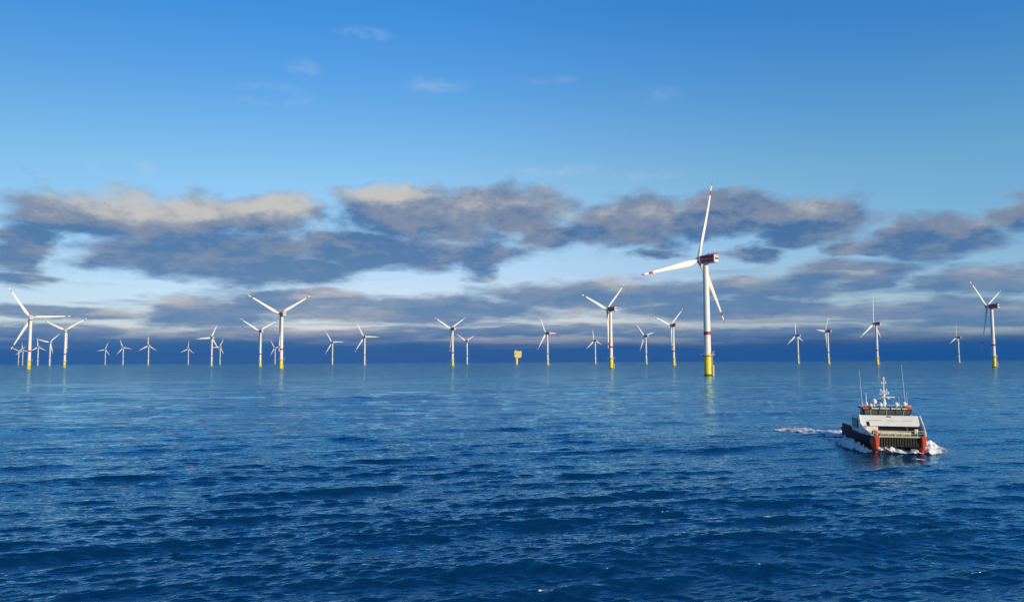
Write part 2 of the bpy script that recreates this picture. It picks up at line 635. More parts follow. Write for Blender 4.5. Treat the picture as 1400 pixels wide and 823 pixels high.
def make_turbine():
    root = empty('wind_turbine')
    fo = MB().lathe([(3.3, -3), (3.3, .9), (3.3, 17.6), (3.7, 17.7), (3.7, 18.0)], 32)
    fdn = fo.build('foundation', M_YELLOW, root, smooth=True)
    MB().lathe([(3.35, -2.0), (3.35, 1.3)], 32).build('splash_band', M_GROWTH, fdn, smooth=True)
    pl = MB().lathe([(3.6, 17.2), (6.1, 17.85), (6.1, 18.25), (3.3, 18.26)], 24).build('platform', M_GREY, root)
    rl = MB(); railing(rl, 6.0, 18.25, 1.25, 20, .06); rl.build('railing', M_YELLOW, pl)
    bl = MB()
    A = R(-72)                                           # landing on the sheltered side
    for da in (-.16, .16):
        p = (math.cos(A + da) * 5.2, math.sin(A + da) * 5.2)
        w = (math.cos(A + da) * 3.4, math.sin(A + da) * 3.4)
        bl.tube((*p, -2), (*p, 9.5), .32, n=8)
        for zz in (1.5, 5.5, 9.3):
            bl.tube((*w, zz), (*p, zz), .2, n=6)
    bl.build('boat_landing', M_YELLOW, root)
    ld = MB()
    for da in (-.06, .06):
        p = (math.cos(A + da) * 4.5, math.sin(A + da) * 4.5)
        ld.tube((*p, -1), (*p, 17.4), .08, n=6)
    for i in range(28):
        z = .4 + i * .6
        ld.tube((math.cos(A - .06) * 4.5, math.sin(A - .06) * 4.5, z), (math.cos(A + .06) * 4.5, math.sin(A + .06) * 4.5, z), .04, n=4)
    ld.build('ladder', M_YELLOW, root)
    dv = MB().tube((4.9, -2.2, 18.2), (4.9, -2.2, 21.4), .16).tube((4.9, -2.2, 21.3), (6.9, -3.2, 21.9), .12)
    dv.build('davit_crane', M_YELLOW, root)
    tw = MB().lathe([(3.1, 18.0), (3.1, 18.3), (3.04, 30), (2.93, 55), (2.70, 85), (2.55, 101.6), (2.55, 102.2)], 40)
    two = tw.build('tower', M_WHITE, root, smooth=True)
    MB().lathe([(3.05, 36.6), (3.03, 39.8)], 40).build('red_band', M_RED, two, smooth=True)
    MB().box((0, -3.08, 19.9), (1.1, .12, 2.3)).build('tower_door', M_GREY, two, bevel=.03)
    # nacelle, +Y towards the rotor
    nb = MB()
    z0, z1 = 101.9, 109.2
    w = 3.35
    ring = lambda y, s: [(-w * s, y, z0 + (1 - s) * 2), (w * s, y, z0 + (1 - s) * 2), (w * s, y, z1 - (1 - s) * 2), (-w * s, y, z1 - (1 - s) * 2)]
    nb.hexa(ring(-11.8, .93), ring(-10.6, 1.0))
    nb.hexa(ring(-10.6, 1.0), ring(3.2, 1.0))
    nb.hexa(ring(3.2, 1.0), ring(5.2, .78))
    na = nb.build('nacelle', M_WHITE, root, bevel=.35)
    sp = MB()                                            # red warning stripes, a hair proud of the cover
    for sx in (-1, 1):
        for zc, hh in ((103.75, 3.2), (107.2, 3.2)):
            sp.box((sx * (w + .005), -3.8, zc), (.05, 14.0, hh))
    sp.box((0, -11.82, 105.5), (5.4, .06, 1.9))
    sp.box((0, -11.82, 108.0), (5.4, .06, .7))
    sp.build('red_stripe', M_RED, na)
    MB().tube((0, 0, 101.4), (0, 0, 102.1), 2.9, n=24).build('yaw_collar', M_GREY, root)
    cl = MB().box((0, -4.8, 109.9), (4.6, 1.6, 1.3)).box((0, -1.6, 109.6), (2.2, 2.6, .8))
    cl.build('cooler', M_GREY, na, bevel=.06)
    hp = MB().box((0, -9.2, 109.5), (6.2, 5.4, .2))
    for x, y in [(-3, -11.8), (3, -11.8), (-3, -6.6), (3, -6.6), (0, -11.8), (-3, -9.2), (3, -9.2)]:
        hp.tube((x, y, 109.5), (x, y, 110.8), .06, n=5)
    for a, b in (((-3, -11.8), (3, -11.8)), ((-3, -11.8), (-3, -6.6)), ((3, -11.8), (3, -6.6))):
        for zz in (110.2, 110.8):
            hp.tube((*a, zz), (*b, zz), .06, n=5)
    hp.build('helihoist_deck', M_RED, na)
    wm = MB().tube((1.6, -5.9, 109.2), (1.6, -5.9, 112.4), .07, n=5).tube((1.2, -5.9, 112.2), (2.0, -5.9, 112.2), .05, n=5)
    wm.build('wind_mast', M_GREY, na)
    # the hub
    hb = MB().lathe([(2.0, -2.7), (2.45, -1.9), (2.6, .4), (2.4, 1.8), (1.7, 3.0), (.7, 3.7), (.05, 3.9)], 24, axis='Y')
    for k in range(3):
        a = k * 2 * math.pi / 3
        hb.tube((0, 0, 0), (math.sin(a) * 2.9, 0, math.cos(a) * 2.9), 1.75, 1.65, n=20)
    ho_ = hb.build('hub', M_WHITE, root, smooth=True)
    bo = blade_mesh().build('blade', [M_WHITE, M_RED], root, smooth=True)
    bl2, bl3 = bo.copy(), bo.copy()
    for q in (bl2, bl3):
        C.objects.link(q); q.parent = root
    return root


def pose(root, x, y, yaw, roll, rs, z=0.0):
    root.location = (x, y, z)
    root.rotation_euler = (0, 0, R(yaw))
    blades = [c for c in root.children if c.name.split('.')[0] == 'blade']
    hub = [c for c in root.children if c.name.split('.')[0] == 'hub'][0]
    T = Matrix.Translation((0, 7.5, HUB_H + .8))
    tilt = Matrix.Rotation(R(5), 4, 'X')
    hub.matrix_basis = T @ tilt @ Matrix.Rotation(R(roll), 4, 'Y')
    for k, b in enumerate(blades):
        b.matrix_basis = T @ tilt @ Matrix.Rotation(R(roll + 120 * k), 4, 'Y') @ Matrix.Diagonal((1, rs, rs, 1))


def copy_tree(o, parent=None):
    c = o.copy()
    C.objects.link(c)
    c.parent = parent
    for ch in list(o.children):
        copy_tree(ch, c)
    return c


# x, y, yaw, rotor roll, blade scale, label
TURBINES = [
    (-974, 1594, 34, 86, 1.00, 'tallest white turbine at the far left with one blade pointing flat right'),
    (-1250, 2208, 30, 56, 0.86, 'medium white turbine with spread upper blades just right of the tallest far-left turbine'),
    (-2033, 3475, 44, 44, 0.74, 'small white turbine standing between the two biggest turbines at the far left'),
    (-2682, 4469, 46, 116, 0.74, 'faint hazy small turbine right beside the tower of the tallest far-left turbine'),
    (-3624, 5802, 34, 56, 0.76, 'tiny turbine nearest the left edge of the sea, outermost of a close pair'),
    (-3399, 5488, 46, 112, 0.76, 'tiny turbine of a close pair, just left of the tallest far-left turbine'),
    (-2803, 5444, 46, 20, 0.76, 'tiny turbine with a flat left blade, first of a row of three'),
    (-2345, 4763, 46, 98, 0.76, 'small turbine with a flat right blade, middle of a row of three'),
    (-1952, 4240, 46, 0, 0.76, 'small turbine with one blade straight up, last of a row of three'),
    (-2178, 5314, 46, 4, 0.76, 'lone tiny turbine with upright blade, between the row of three and a close pair'),
    (-1107, 2911, 44, 24, 0.76, 'taller left turbine of a close overlapping pair with one blade raised steeply'),
    (-1730, 4680, 46, 26, 0.76, 'small right turbine of a close overlapping pair, low behind its taller neighbour'),
    (-738, 2315, 42, 60, 0.94, 'white Y-shaped turbine with small yellow foot, just left of the larger Y-shaped one'),
    (-440, 1506, 39, 58, 1.00, 'large white Y-shaped turbine with bright yellow foot left of the centre'),
    (-1489, 4962, 46, 86, 0.76, 'tiny turbine half hidden between two Y-shaped turbines left of the centre'),
    (-836, 3675, 34, 88, 0.84, 'thin pale turbine with flat right blade, left one of two similar near the centre'),
    (-541, 2897, 34, 90, 0.88, 'turbine with a blade flat right, right one of two near the centre'),
    (-167, 2214, 42, 58, 0.88, 'Y-shaped white turbine near the centre, smaller Y-shaped one at its right'),
    (-202, 3536, 36, 62, 0.78, 'small Y-shaped turbine close to the right of a larger one near the centre'),
    (116, 2593, 46, 90, 0.86, 'white turbine with steep upper left blade, first right of the yellow substation'),
    (376, 3574, 38, 108, 0.78, 'small thin turbine just left of the large turbine with maroon nacelle and yellow foot'),
    (175, 1399, 46, 48, 1.00, 'large turbine with maroon nacelle and yellow foot, second biggest right of the centre'),
    (493, 2910, 36, 76, 0.82, 'smaller turbine with a blade pointing right, directly right of the second biggest one'),
    (417, 2041, 38, 48, 0.92, 'medium turbine with spread upper blades, directly left of the nearest giant turbine'),
    (177, 716, 42, 16, 1.05, 'nearest and by far largest turbine with red banded blades and tall yellow foundation'),
    (1060, 2930, 36, 113, 0.80, 'small thin turbine, first to the right of the nearest giant turbine'),
    (999, 2498, 46, 32, 0.84, 'medium turbine with upright blade and short flat left blade, left of the boat'),
    (931, 2016, 42, 0, 0.98, 'slim turbine with one blade straight up, standing behind the masts of the boat'),
    (1870, 3310, 39, 4, 0.80, 'faint distant turbine between the boat and the rightmost turbine'),
    (834, 1369, 37, 64, 1.00, 'rightmost large turbine with dark red nacelle and a blade hanging beside its tower'),
]
proto = make_turbine()
PALE = None
for i, (x, y, yaw, roll, rs, label) in enumerate(TURBINES):
    o = proto if i == 0 else copy_tree(proto)
    tag(o, label, 'wind turbine', 'wind turbines standing in the sea')
    pose(o, x, y, yaw, roll, rs)
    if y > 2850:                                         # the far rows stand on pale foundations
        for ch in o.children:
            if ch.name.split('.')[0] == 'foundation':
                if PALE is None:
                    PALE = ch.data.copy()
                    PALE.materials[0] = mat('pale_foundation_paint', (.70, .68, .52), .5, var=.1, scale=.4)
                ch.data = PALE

# ------------------------------------------------------------------ offshore substation
M_CREAM = mat('pale_yellow_steel', (.86, .70, .16), .5, var=.1, scale=.2)


def substation(x, y, s):
    root = empty('offshore_substation', (x, y, 0), R(14))
    root.scale = (s, s, s)
    top = MB()
    top.hexa([(-11, -7, 29), (11, -7, 29), (11, 7, 29), (-11, 7, 29)], [(-16, -10, 34), (16, -10, 34), (16, 10, 34), (-16, 10, 34)])
    top.box((0, 0, 47), (32, 20, 26))
    t = top.build('topside', M_CREAM, root, bevel=.3)
    d = MB()
    for z in (38.5, 44.5, 50.5, 56.5):
        d.box((0, 0, z), (33.4, 21.4, .5))
    d.build('walkway', M_CREAM, t)
    w = MB()
    for z in (41.4, 47.4, 53.4):
        for xx in (-11, -5, 4, 10):
            w.box((xx, -10.06, z), (3.2, .2, 2.6))
    w.box((3, -10.06, 58.4), (8, .2, 1.6))
    w.build('louvre', M_DARK, t)
    MB().tube((-4.2, 0, -4), (-4.2, 0, 29.2), 6.2, n=24).build('column', M_CREAM, root, smooth=True)
    for px_, py_ in ((9, -6), (9, 6), (1.5, 6)):
        MB().tube((px_, py_, -4), (px_ * .85, py_ * .85, 29.4), .9, n=12).build('leg', M_DARK, root, smooth=True)
    b = MB()
    for za, zb in ((2, 15), (15, 28)):
        b.tube((9, -6, za), (9, 6, zb), .45, n=8).tube((9, 6, za), (1.5, 6, zb), .45, n=8).tube((9, 6, za), (9, -6, zb), .4, n=8)
    b.build('bracing', M_DARK, root)
    MB().tube((8, -3, 60), (8, -3, 60.3), 9.0, n=8).tube((8, -3, 59.6), (8, -3, 60), 3).build('helideck', M_GREY, root)
    MB().tube((-12, -6, 60), (-12, -6, 65), .8).tube((-12, -6, 64), (-2, -8, 68), .5).build('crane', M_CREAM, root)
    MB().tube((-15, 8, 60), (-15, 8, 72), .3).build('antenna', M_GREY, root)
    return tag(root, 'squat pale yellow substation platform on a thick column at the horizon', 'substation')


substation(23.5, 3550, 1.0)

# ------------------------------------------------------------------ crew transfer catamaran
BX, BY, BRZ = 58.9, 127.4, R(171.2)
BZ = -.22


def boat():
    B_WHITE = mat('boat_white_paint', (.78, .77, .72), .35, var=.06, scale=.8, rust=((.45, .38, .28), .25))
    B_RED = mat('hull_red_paint', (.72, .085, .035), .38, var=.15, scale=.9)
    B_DARK = mat('hull_dark_paint', (.034, .011, .016), .6, spec=.2, var=.25, scale=.8)
    B_RUB = mat('black_rubber', (.018, .017, .016), .75, var=.3, scale=3)
    B_GLASS = mat('tinted_glass', (.012, .018, .020), .08, spec=.8)
    B_GLASS2 = mat('bridge_glass', (.07, .10, .09), .07, spec=1.0, var=.2, scale=.8)
    B_DECK = mat('deck_grey', (.16, .18, .18), .8, var=.2, scale=1.5)
    B_RAIL = mat('rail_yellow', (.70, .58, .30), .45)
    B_ORANGE = mat('safety_orange', (.75, .13, .02), .5, var=.1, scale=3)
    B_GREY = mat('mast_white', (.72, .73, .72), .4)
    B_BLACK = mat('mast_black', (.02, .02, .022), .5)
    B_INK = mat('faded_grey_ink', (.50, .50, .48), .6)
    B_GOLD = mat('brass_badge', (.28, .20, .07), .35, metal=.4)
    root = empty('crew_transfer_boat', (BX, BY, BZ), BRZ)
    root.rotation_euler = (R(-.7), R(-.8), BRZ)
    tag(root, 'red and white twin hull crew boat ploughing through the blue sea', 'boat')

    # two slim hulls
    ys = [-5.8, -5.2, -3.0, 0.0, 4.0, 6.5, 8.0, 8.9, 9.25]
    for sx in (1, -1):
        mb = MB()
        secs = []
        for y in ys:
            t = max(0.0, (y - 1.0) / 8.25)
            xo = 4.5 - .86 * t ** 2.0
            xi = 2.3 + .62 * t ** 2.0
            zk = -1.0 + .45 * t ** 3
            zd = 2.3 + .12 * t
            xm = (xo + xi) / 2
            rake = .0 if y < 8 else (y - 8) * .12
            secs.append([(xi, y, zd), (xo, y, zd), (xo + .02, y, 1.35), (xo - .22 - .1 * t, y - rake, .25), (xo - .55 - .1 * t, y - rake * 2, -.3), (xm, y - rake * 2, zk),
                         (xi + .35 + .1 * t, y - rake * 2, -.3), (xi + .1, y - rake, .4), (xi, y, 1.3)])
        n = 9
        vs = [(p[0] * sx, p[1], p[2]) for s_ in secs for p in s_]
        fs, mi = [], []
        for k in range(len(ys) - 1):
            for i in range(n):
                fs.append((k * n + i, k * n + (i + 1) % n, (k + 1) * n + (i + 1) % n, (k + 1) * n + i))
                mi.append(1 if (ys[k] < 7.9 and i in (1, 2, 3, 4)) else 0)
        fs += [tuple(range(n))[::-1], tuple((len(ys) - 1) * n + i for i in range(n))]
        mi += [1, 0]
        mb.v, mb.f, mb.m = vs, fs, mi
        hl = mb.build('hull', [B_RED, B_DARK], root, smooth=True)
        rb = MB()
        for a, b_ in zip(ys[:-2], ys[1:-1]):
            def xo(y):
                t = max(0.0, (y - 1.0) / 8.25)
                return 4.5 - .86 * t ** 2.0
            rb.tube((sx * (xo(a) + .04), a, 2.18), (sx * (xo(b_) + .04), b_, 2.18 + .03), .17, n=8)
        rb.build('rubbing_strake', B_RUB, hl)

    dk = MB().box((0, 1.3, 1.95), (7.5, 14.0, .7))
    deck = dk.build('bridge_deck', B_WHITE, root)
    MB().hexa([(-4.3, -5.75, 2.31), (4.3, -5.75, 2.31), (3.75, 8.5, 2.31), (-3.75, 8.5, 2.31)], [(-4.3, -5.75, 2.43), (4.3, -5.75, 2.43), (3.75, 8.5, 2.43), (-3.75, 8.5, 2.43)]).build('deck_plating', B_DECK, deck)
    # bow fender between the hulls with upright ribs
    fe = MB().box((0, 8.7, 1.55), (6.0, .75, 1.35))
    for i in range(17):
        x = -2.96 + i * .37
        fe.tube((x, 9.09, .95), (x, 9.09, 2.2), .08, n=8)
    fe.build('bow_fender', B_RUB, root, bevel=.05)
    MB().box((0, 8.9, 2.32), (7.4, .5, .16)).build('fender_cap', B_RAIL, root, bevel=.03)
    for sx in (-1, 1):
        MB().hexa([(sx * 3.28 - .2, 9.0, .35), (sx * 3.28 + .2, 9.0, .35), (sx * 3.28 + .12, 9.32, .35), (sx * 3.28 - .12, 9.32, .35)], [(sx * 3.28 - .42, 9.0, 2.36), (sx * 3.28 + .42, 9.0, 2.36), (sx * 3.28 + .36, 9.6, 2.36), (sx * 3.28 - .36, 9.6, 2.36)]).build('bow_pad', B_RED, root, bevel=.08)

    # deckhouse: high fascia raking forward over a recessed front wall
    mb = MB()
    mb.hexa([(-4.2, -.6, 2.4), (4.2, -.6, 2.4), (4.2, 4.2, 2.4), (-4.2, 4.2, 2.4)],
            [(-4.35, -.4, 5.0), (4.35, -.4, 5.0), (4.35, 3.9, 5.0), (-4.35, 3.9, 5.0)])
    cabin = mb.build('cabin', B_WHITE, root, bevel=.05)
    fa = MB()
    fa.hexa([(-4.36, 4.6, 3.7), (4.36, 4.6, 3.7), (4.36, 5.45, 3.55), (-4.36, 5.45, 3.55)],
            [(-4.34, 3.6, 5.1), (4.34, 3.6, 5.1), (4.34, 4.35, 5.1), (-4.34, 4.35, 5.1)])
    fascia = fa.build('front_fascia', B_WHITE, root, bevel=.06)
    r0 = random.Random(4)
    nrm = Vector((0, 1.55, 1.1)).normalized()

    def on_fascia(x, t, off=.012):
        return Vector((x, 5.45 + (4.35 - 5.45) * t, 3.55 + (5.1 - 3.55) * t)) + nrm * off
    rotf = Matrix.Rotation(math.atan2(1.1, 1.55), 3, 'X')
    for (xa, xb) in ((3.3, 1.2), (.4, -1.0), (-1.5, -3.0)):
        ink = MB()                                       # a faded word, its strokes run together
        x = xa
        while x > xb:
            wd = r0.uniform(.10, .17)
            hh = r0.uniform(.10, .2)
            ink.add([on_fascia(x, .52 - hh / 3.8), on_fascia(x - wd, .52 - hh / 3.8), on_fascia(x - wd, .52 + hh / 3.8), on_fascia(x, .52 + hh / 3.8)], [(0, 1, 2, 3)])
            x -= wd
        bm_ = ink.build('lettering', B_INK, fascia)
        w_ = bm_.modifiers.new('weld', 'WELD'); w_.merge_threshold = .001
    bd = MB()
    c0 = on_fascia(.15, .86, .03)
    bd.box(c0, (.62, .06, .12), rot=rotf).box(c0 + Vector((.05, .01, .06)), (.3, .06, .16), rot=rotf).box(c0 + Vector((-.22, .01, -.04)), (.24, .06, .12), rot=rotf)
    bd.build('badge', B_GOLD, fascia)
    # front wall openings
    MB().box((-.15, 4.22, 3.12), (4.6, .10, .86)).build('front_window', B_GLASS, cabin, bevel=.03)
    MB().box((-3.45, 4.22, 3.0), (1.25, .10, 1.15)).build('passage_shade', B_GLASS, cabin)  # flat dark slab, its colour stands for the shade inside the opening
    MB().box(on_fascia(3.35, .2, .0), (.46, .06, .75), rot=rotf).build('porthole', B_GLASS, fascia, bevel=.03)
    MB().box((3.1, 5.6, 2.98), (1.7, 1.6, 1.1)).build('locker', B_WHITE, cabin, bevel=.04)
    # raking side wings from roof to bow
    for sx in (1, -1):
        wg = MB()
        pts = [(4.4, 3.9, 2.4), (4.4, 3.9, 5.08), (4.42, 4.35, 5.12), (4.52, 5.45, 3.80), (4.25, 7.0, 3.10), (3.82, 8.6, 2.5), (3.82, 8.6, 2.36), (4.2, 6.0, 2.36)]
        k = len(pts)
        vs = [(sx * p[0], p[1], p[2]) for p in pts] + [(sx * (p[0] - .14), p[1], p[2]) for p in pts]
        fs = [tuple(range(k)), tuple(range(k, 2 * k))[::-1]] + [(i, (i + 1) % k, k + (i + 1) % k, k + i) for i in range(k)]
        wg.add(vs, fs)
        wo = wg.build('side_wing', B_WHITE, root)
        ed = MB()
        e = pts[2:6]
        for a, b_ in zip(e[:-1], e[1:]):
            ed.tube((sx * (a[0] - .02), a[1], a[2]), (sx * (b_[0] - .02), b_[1], b_[2]), .13, n=8)
        ed.build('wing_edge', B_WHITE, wo, smooth=True)
        sw = MB().hexa([(sx * 4.22, .2, 2.9), (sx * 4.40, .2, 2.9), (sx * 4.40, 3.3, 2.9), (sx * 4.22, 3.3, 2.9)],
                       [(sx * 4.3, .2, 4.45), (sx * 4.46, .2, 4.45), (sx * 4.46, 3.2, 4.45), (sx * 4.3, 3.2, 4.45)])
        sw.build('side_window', B_GLASS, cabin)
        MB().box((sx * 4.42, -3.2, 2.7), (.10, 5.1, .72)).build('aft_bulwark', B_DARK, root, bevel=.02)
    # wheelhouse
    wh = MB()
    wh.hexa([(-3.4, 1.1, 5.08), (3.4, 1.1, 5.08), (3.4, 3.25, 5.08), (-3.4, 3.25, 5.08)],
            [(-3.35, 1.2, 6.02), (3.35, 1.2, 6.02), (3.6, 3.55, 6.02), (-3.6, 3.55, 6.02)])
    wheel = wh.build('wheelhouse', B_DARK, root)
    pane_x = [-3.34, -2.35, -1.15, .1, 1.3, 2.4, 3.34]
    for a, b_ in zip(pane_x[:-1], pane_x[1:]):
        g_ = MB().hexa([(a + .08, 3.20, 5.14), (b_ - .08, 3.20, 5.14), (b_ - .08, 3.29, 5.14), (a + .08, 3.29, 5.14)],
                       [(a * 1.04 + .08, 3.48, 5.93), (b_ * 1.04 - .08, 3.48, 5.93), (b_ * 1.04 - .08, 3.57, 5.93), (a * 1.04 + .08, 3.57, 5.93)])
        g_.build('bridge_window', B_GLASS2, wheel)
    for sx in (1, -1):
        for a, b_ in ((1.3, 3.05),):
            g_ = MB().hexa([(sx * 3.36, a, 5.16), (sx * 3.45, a, 5.16), (sx * 3.45, b_, 5.16), (sx * 3.36, b_, 5.16)],
                           [(sx * 3.34, a, 5.9), (sx * 3.48, a, 5.9), (sx * 3.62, b_, 5.9), (sx * 3.5, b_, 5.9)])
            g_.build('bridge_window', B_GLASS2, wheel)
    for x in (-2.35, .1, 2.4):
        MB().tube((x, 3.32, 5.1), (x * 1.04, 3.6, 6.0), .045, n=6).build('window_post', B_RAIL, wheel)
    rf = MB().hexa([(-3.75, .7, 6.03), (3.75, .7, 6.03), (3.8, 3.75, 6.03), (-3.8, 3.75, 6.03)],
                   [(-3.65, .8, 6.24), (3.65, .8, 6.24), (3.65, 3.6, 6.24), (-3.65, 3.6, 6.24)]).build('roof', B_BLACK, root, bevel=.03)
    for a, b_ in ((-1.9, -.45), (-.25, 1.15), (1.3, 2.4), (-3.0, -2.1)):
        MB().box(((a + b_) / 2, 3.80, 6.13), (b_ - a, .08, .15)).build('visor_panel', B_WHITE, rf)
    for sx in (1, -1):
        MB().box((sx * 3.25, 3.80, 6.14), (.85, .10, .2)).build('navigation_light_screen', B_RED, rf)
        MB().box((sx * 3.1, 2.2, 6.36), (.8, .5, .24)).build('life_raft_rack', B_ORANGE, rf, bevel=.08)
    rr = MB()
    pts = [(-3.55, .9), (-3.55, 3.4), (3.55, 3.4), (3.55, .9)]
    for a, b_ in zip(pts[:-1], pts[1:]):
        rr.tube((*a, 6.62), (*b_, 6.62), .03, n=5)
        for k in range(6):
            x, y = a[0] + (b_[0] - a[0]) * k / 5, a[1] + (b_[1] - a[1]) * k / 5
            rr.tube((x, y, 6.22), (x, y, 6.62), .03, n=5)
    rr.build('roof_rail', B_GREY, rf)
    # mast with radars
    mx, my = -.25, 1.0
    ms = MB().tube((mx, my, 6.2), (mx, my, 6.9), .55, .34, n=12).tube((mx, my, 6.9), (mx, my, 8.6), .3, .17, n=10).tube((mx, my, 8.6), (mx, my, 10.4), .12, .08, n=8)
    for z, wdt in ((7.55, 1.7), (8.25, 1.5), (8.75, 1.1), (9.95, .75)):
        ms.box((mx, my, z), (wdt, .22, .09))
    for x, z in ((-.7, 8.35), (.6, 8.35), (-.45, 8.85), (.45, 8.85), (-.3, 10.05), (.3, 10.05)):
        ms.tube((mx + x, my, z - .1), (mx + x, my, z + .22), .08, n=6)
    mast = ms.build('mast', B_GREY, root, smooth=True)
    MB().box((mx - .55, my + .35, 7.78), (2.0, .2, .16)).tube((mx - .55, my + .3, 7.5), (mx - .55, my + .3, 7.75), .2).build('radar_scanner', B_GREY, mast, bevel=.03)
    MB().box((mx - .1, my + .35, 8.5), (1.2, .16, .14)).build('radar_scanner', B_GREY, mast, bevel=.03)
    MB().tube((mx, my, 10.4), (mx, my, 10.95), .15, .13, n=8).build('mast_lamp', B_GREY, mast)
    def dome(x, y, z, r, st):
        MB().tube((x, y, 6.2), (x, y, z), .10, n=8).lathe([(r * .75, z), (r, z + r * .5), (r, z + r * .9), (r * .8, z + r * 1.45), (r * .4, z + r * 1.8), (.02, z + r * 1.9)], 16, (x, y, 0)).build('satellite_dome', B_GREY, rf, smooth=True)
    dome(1.35, 1.4, 6.75, .42, 0)
    dome(.75, 2.6, 6.3, .36, 0)
    dome(2.1, 2.3, 6.28, .28, 0)
    dome(-1.75, 2.0, 6.35, .38, 0)
    dome(-2.9, 2.2, 6.5, .34, 0)
    for a, b_, r_ in (((2.95, .9, 6.2), (3.3, .7, 12.0), .035), ((-3.5, .9, 6.2), (-3.1, .7, 12.9), .04), ((2.55, 1.6, 6.2), (2.6, 1.5, 8.5), .10),
                      ((-3.6, 1.3, 6.2), (-3.6, 1.3, 8.6), .04), ((-2.5, 1.0, 6.2), (-2.5, 1.0, 7.9), .03), ((-1.9, .6, 6.2), (-1.9, .6, 7.4), .03)):
        MB().tube(a, b_, r_, r_ * .45, n=6).tube(a, (Vector(a) + (Vector(b_) - Vector(a)).normalized() * .7), r_ * 2.2, n=6).build('antenna', B_GREY, rf)
    # foredeck rails and fittings
    fr = MB()
    for x in [-3.6 + i * 1.03 for i in range(8)]:
        fr.tube((x, 8.8, 2.38), (x, 8.8, 3.18), .045, n=6)
    fr.tube((-3.6, 8.8, 3.16), (3.6, 8.8, 3.16), .04, n=6).tube((-3.6, 8.8, 2.8), (3.6, 8.8, 2.8), .03, n=6)
    fr.build('bow_rail', B_RAIL, root)
    MB().box((0.0, 7.2, 2.80), (4.4, .5, .12)).box((0.0, 7.4, 2.6), (4.2, .1, .3)).build('deck_bench', B_WHITE, root, bevel=.03)
    lr = MB().lathe([(.25, -.55), (.33, -.45), (.33, .45), (.25, .55)], 16, (3.0, 7.4, 2.78), axis='Y').build('life_raft', B_ORANGE, root, smooth=True)
    MB().box((3.0, 7.4, 2.5), (.8, .7, .15)).build('raft_cradle', B_GREY, lr)
    MB().box((-3.1, 6.6, 2.85), (.5, .5, .9)).build('winch', B_WHITE, root, bevel=.1)
    for sx in (1, -1):
        MB().tube((sx * 3.5, 8.2, 2.4), (sx * 3.5, 8.2, 2.85), .12, n=8).tube((sx * 3.2, 8.2, 2.72), (sx * 3.8, 8.2, 2.72), .07, n=8).build('bollard', B_RUB, root)
    return root


boat_root = boat()
bpy.context.view_layer.update()


# ------------------------------------------------------------------ foam and spray round the boat
def foam_material():
    m = bpy.data.materials.new('sea_foam')
    m.use_nodes = True
    t = m.node_tree
    g = G(t)
    b = t.nodes['Principled BSDF']
    b.inputs['Base Color'].default_value = (.80, .83, .86, 1)
    b.inputs['Roughness'].default_value = .7
    b.inputs['Subsurface Weight'].default_value = .0
    att = g.n('ShaderNodeAttribute', attribute_name='cover').outputs['Fac']
    pos = g.n('ShaderNodeNewGeometry').outputs['Position']
    n1 = g.noise(g.v('MULTIPLY', pos, (1, 1, 1.6)), 1.5, 7, .68)
    n2 = g.noise(pos, 5.0, 4, .6)
    v = g.m('ADD', g.m('MULTIPLY', n1, .7), g.m('MULTIPLY', n2, .3))
    a = g.smooth(g.m('SUBTRACT', g.m('ADD', att, v), 1.0), -.03, .16)
    g.put(b.inputs['Alpha'], a)
    bp = g.n('ShaderNodeBump')
    bp.inputs['Strength'].default_value = .6
    bp.inputs['Distance'].default_value = .4
    g.put(bp.inputs['Height'], n2)
    t.links.new(bp.outputs[0], b.inputs['Normal'])
    return m


M_FOAM = foam_material()


def sheet(name, nu, nv, fn, label):
    """fn(u, v) -> world x, y, height above the water, cover"""
    us, vs_ = np.meshgrid(np.linspace(0, 1, nu), np.linspace(0, 1, nv), indexing='ij')
    P = [fn(float(u), float(v)) for u, v in zip(us.ravel(), vs_.ravel())]
    x = np.array([p[0] for p in P]); y = np.array([p[1] for p in P])
    X, Y, Z = sea(x, y)
    cov = [p[3] for p in P]
    vs = [(X[i], Y[i], Z[i] + P[i][2] + .04) for i in range(len(P))]
    fs = [(i * nv + j, (i + 1) * nv + j, (i + 1) * nv + j + 1, i * nv + j + 1) for i in range(nu - 1) for j in range(nv - 1)]
    me = bpy.data.meshes.new(name)
    me.from_pydata(vs, [], fs)
    at = me.attributes.new('cover', 'FLOAT', 'POINT')
    at.data.foreach_set('value', cov)
    me.polygons.foreach_set('use_smooth', [True] * len(fs))
    me.materials.append(M_FOAM)
    o = bpy.data.objects.new(name, me)
    C.objects.link(o)
    return tag(o, label, 'foam', kind='stuff')


BM = Matrix.Translation((BX, BY, 0)) @ Matrix.Rotation(BRZ, 4, 'Z')


def local(x, y):
    p = BM @ Vector((x, y, 0))
    return p.x, p.y


def fb(x, y, s, z=0.0):
    return mnoise.fractal(Vector((x * s, y * s, z)), 1.0, 2.0, 4)


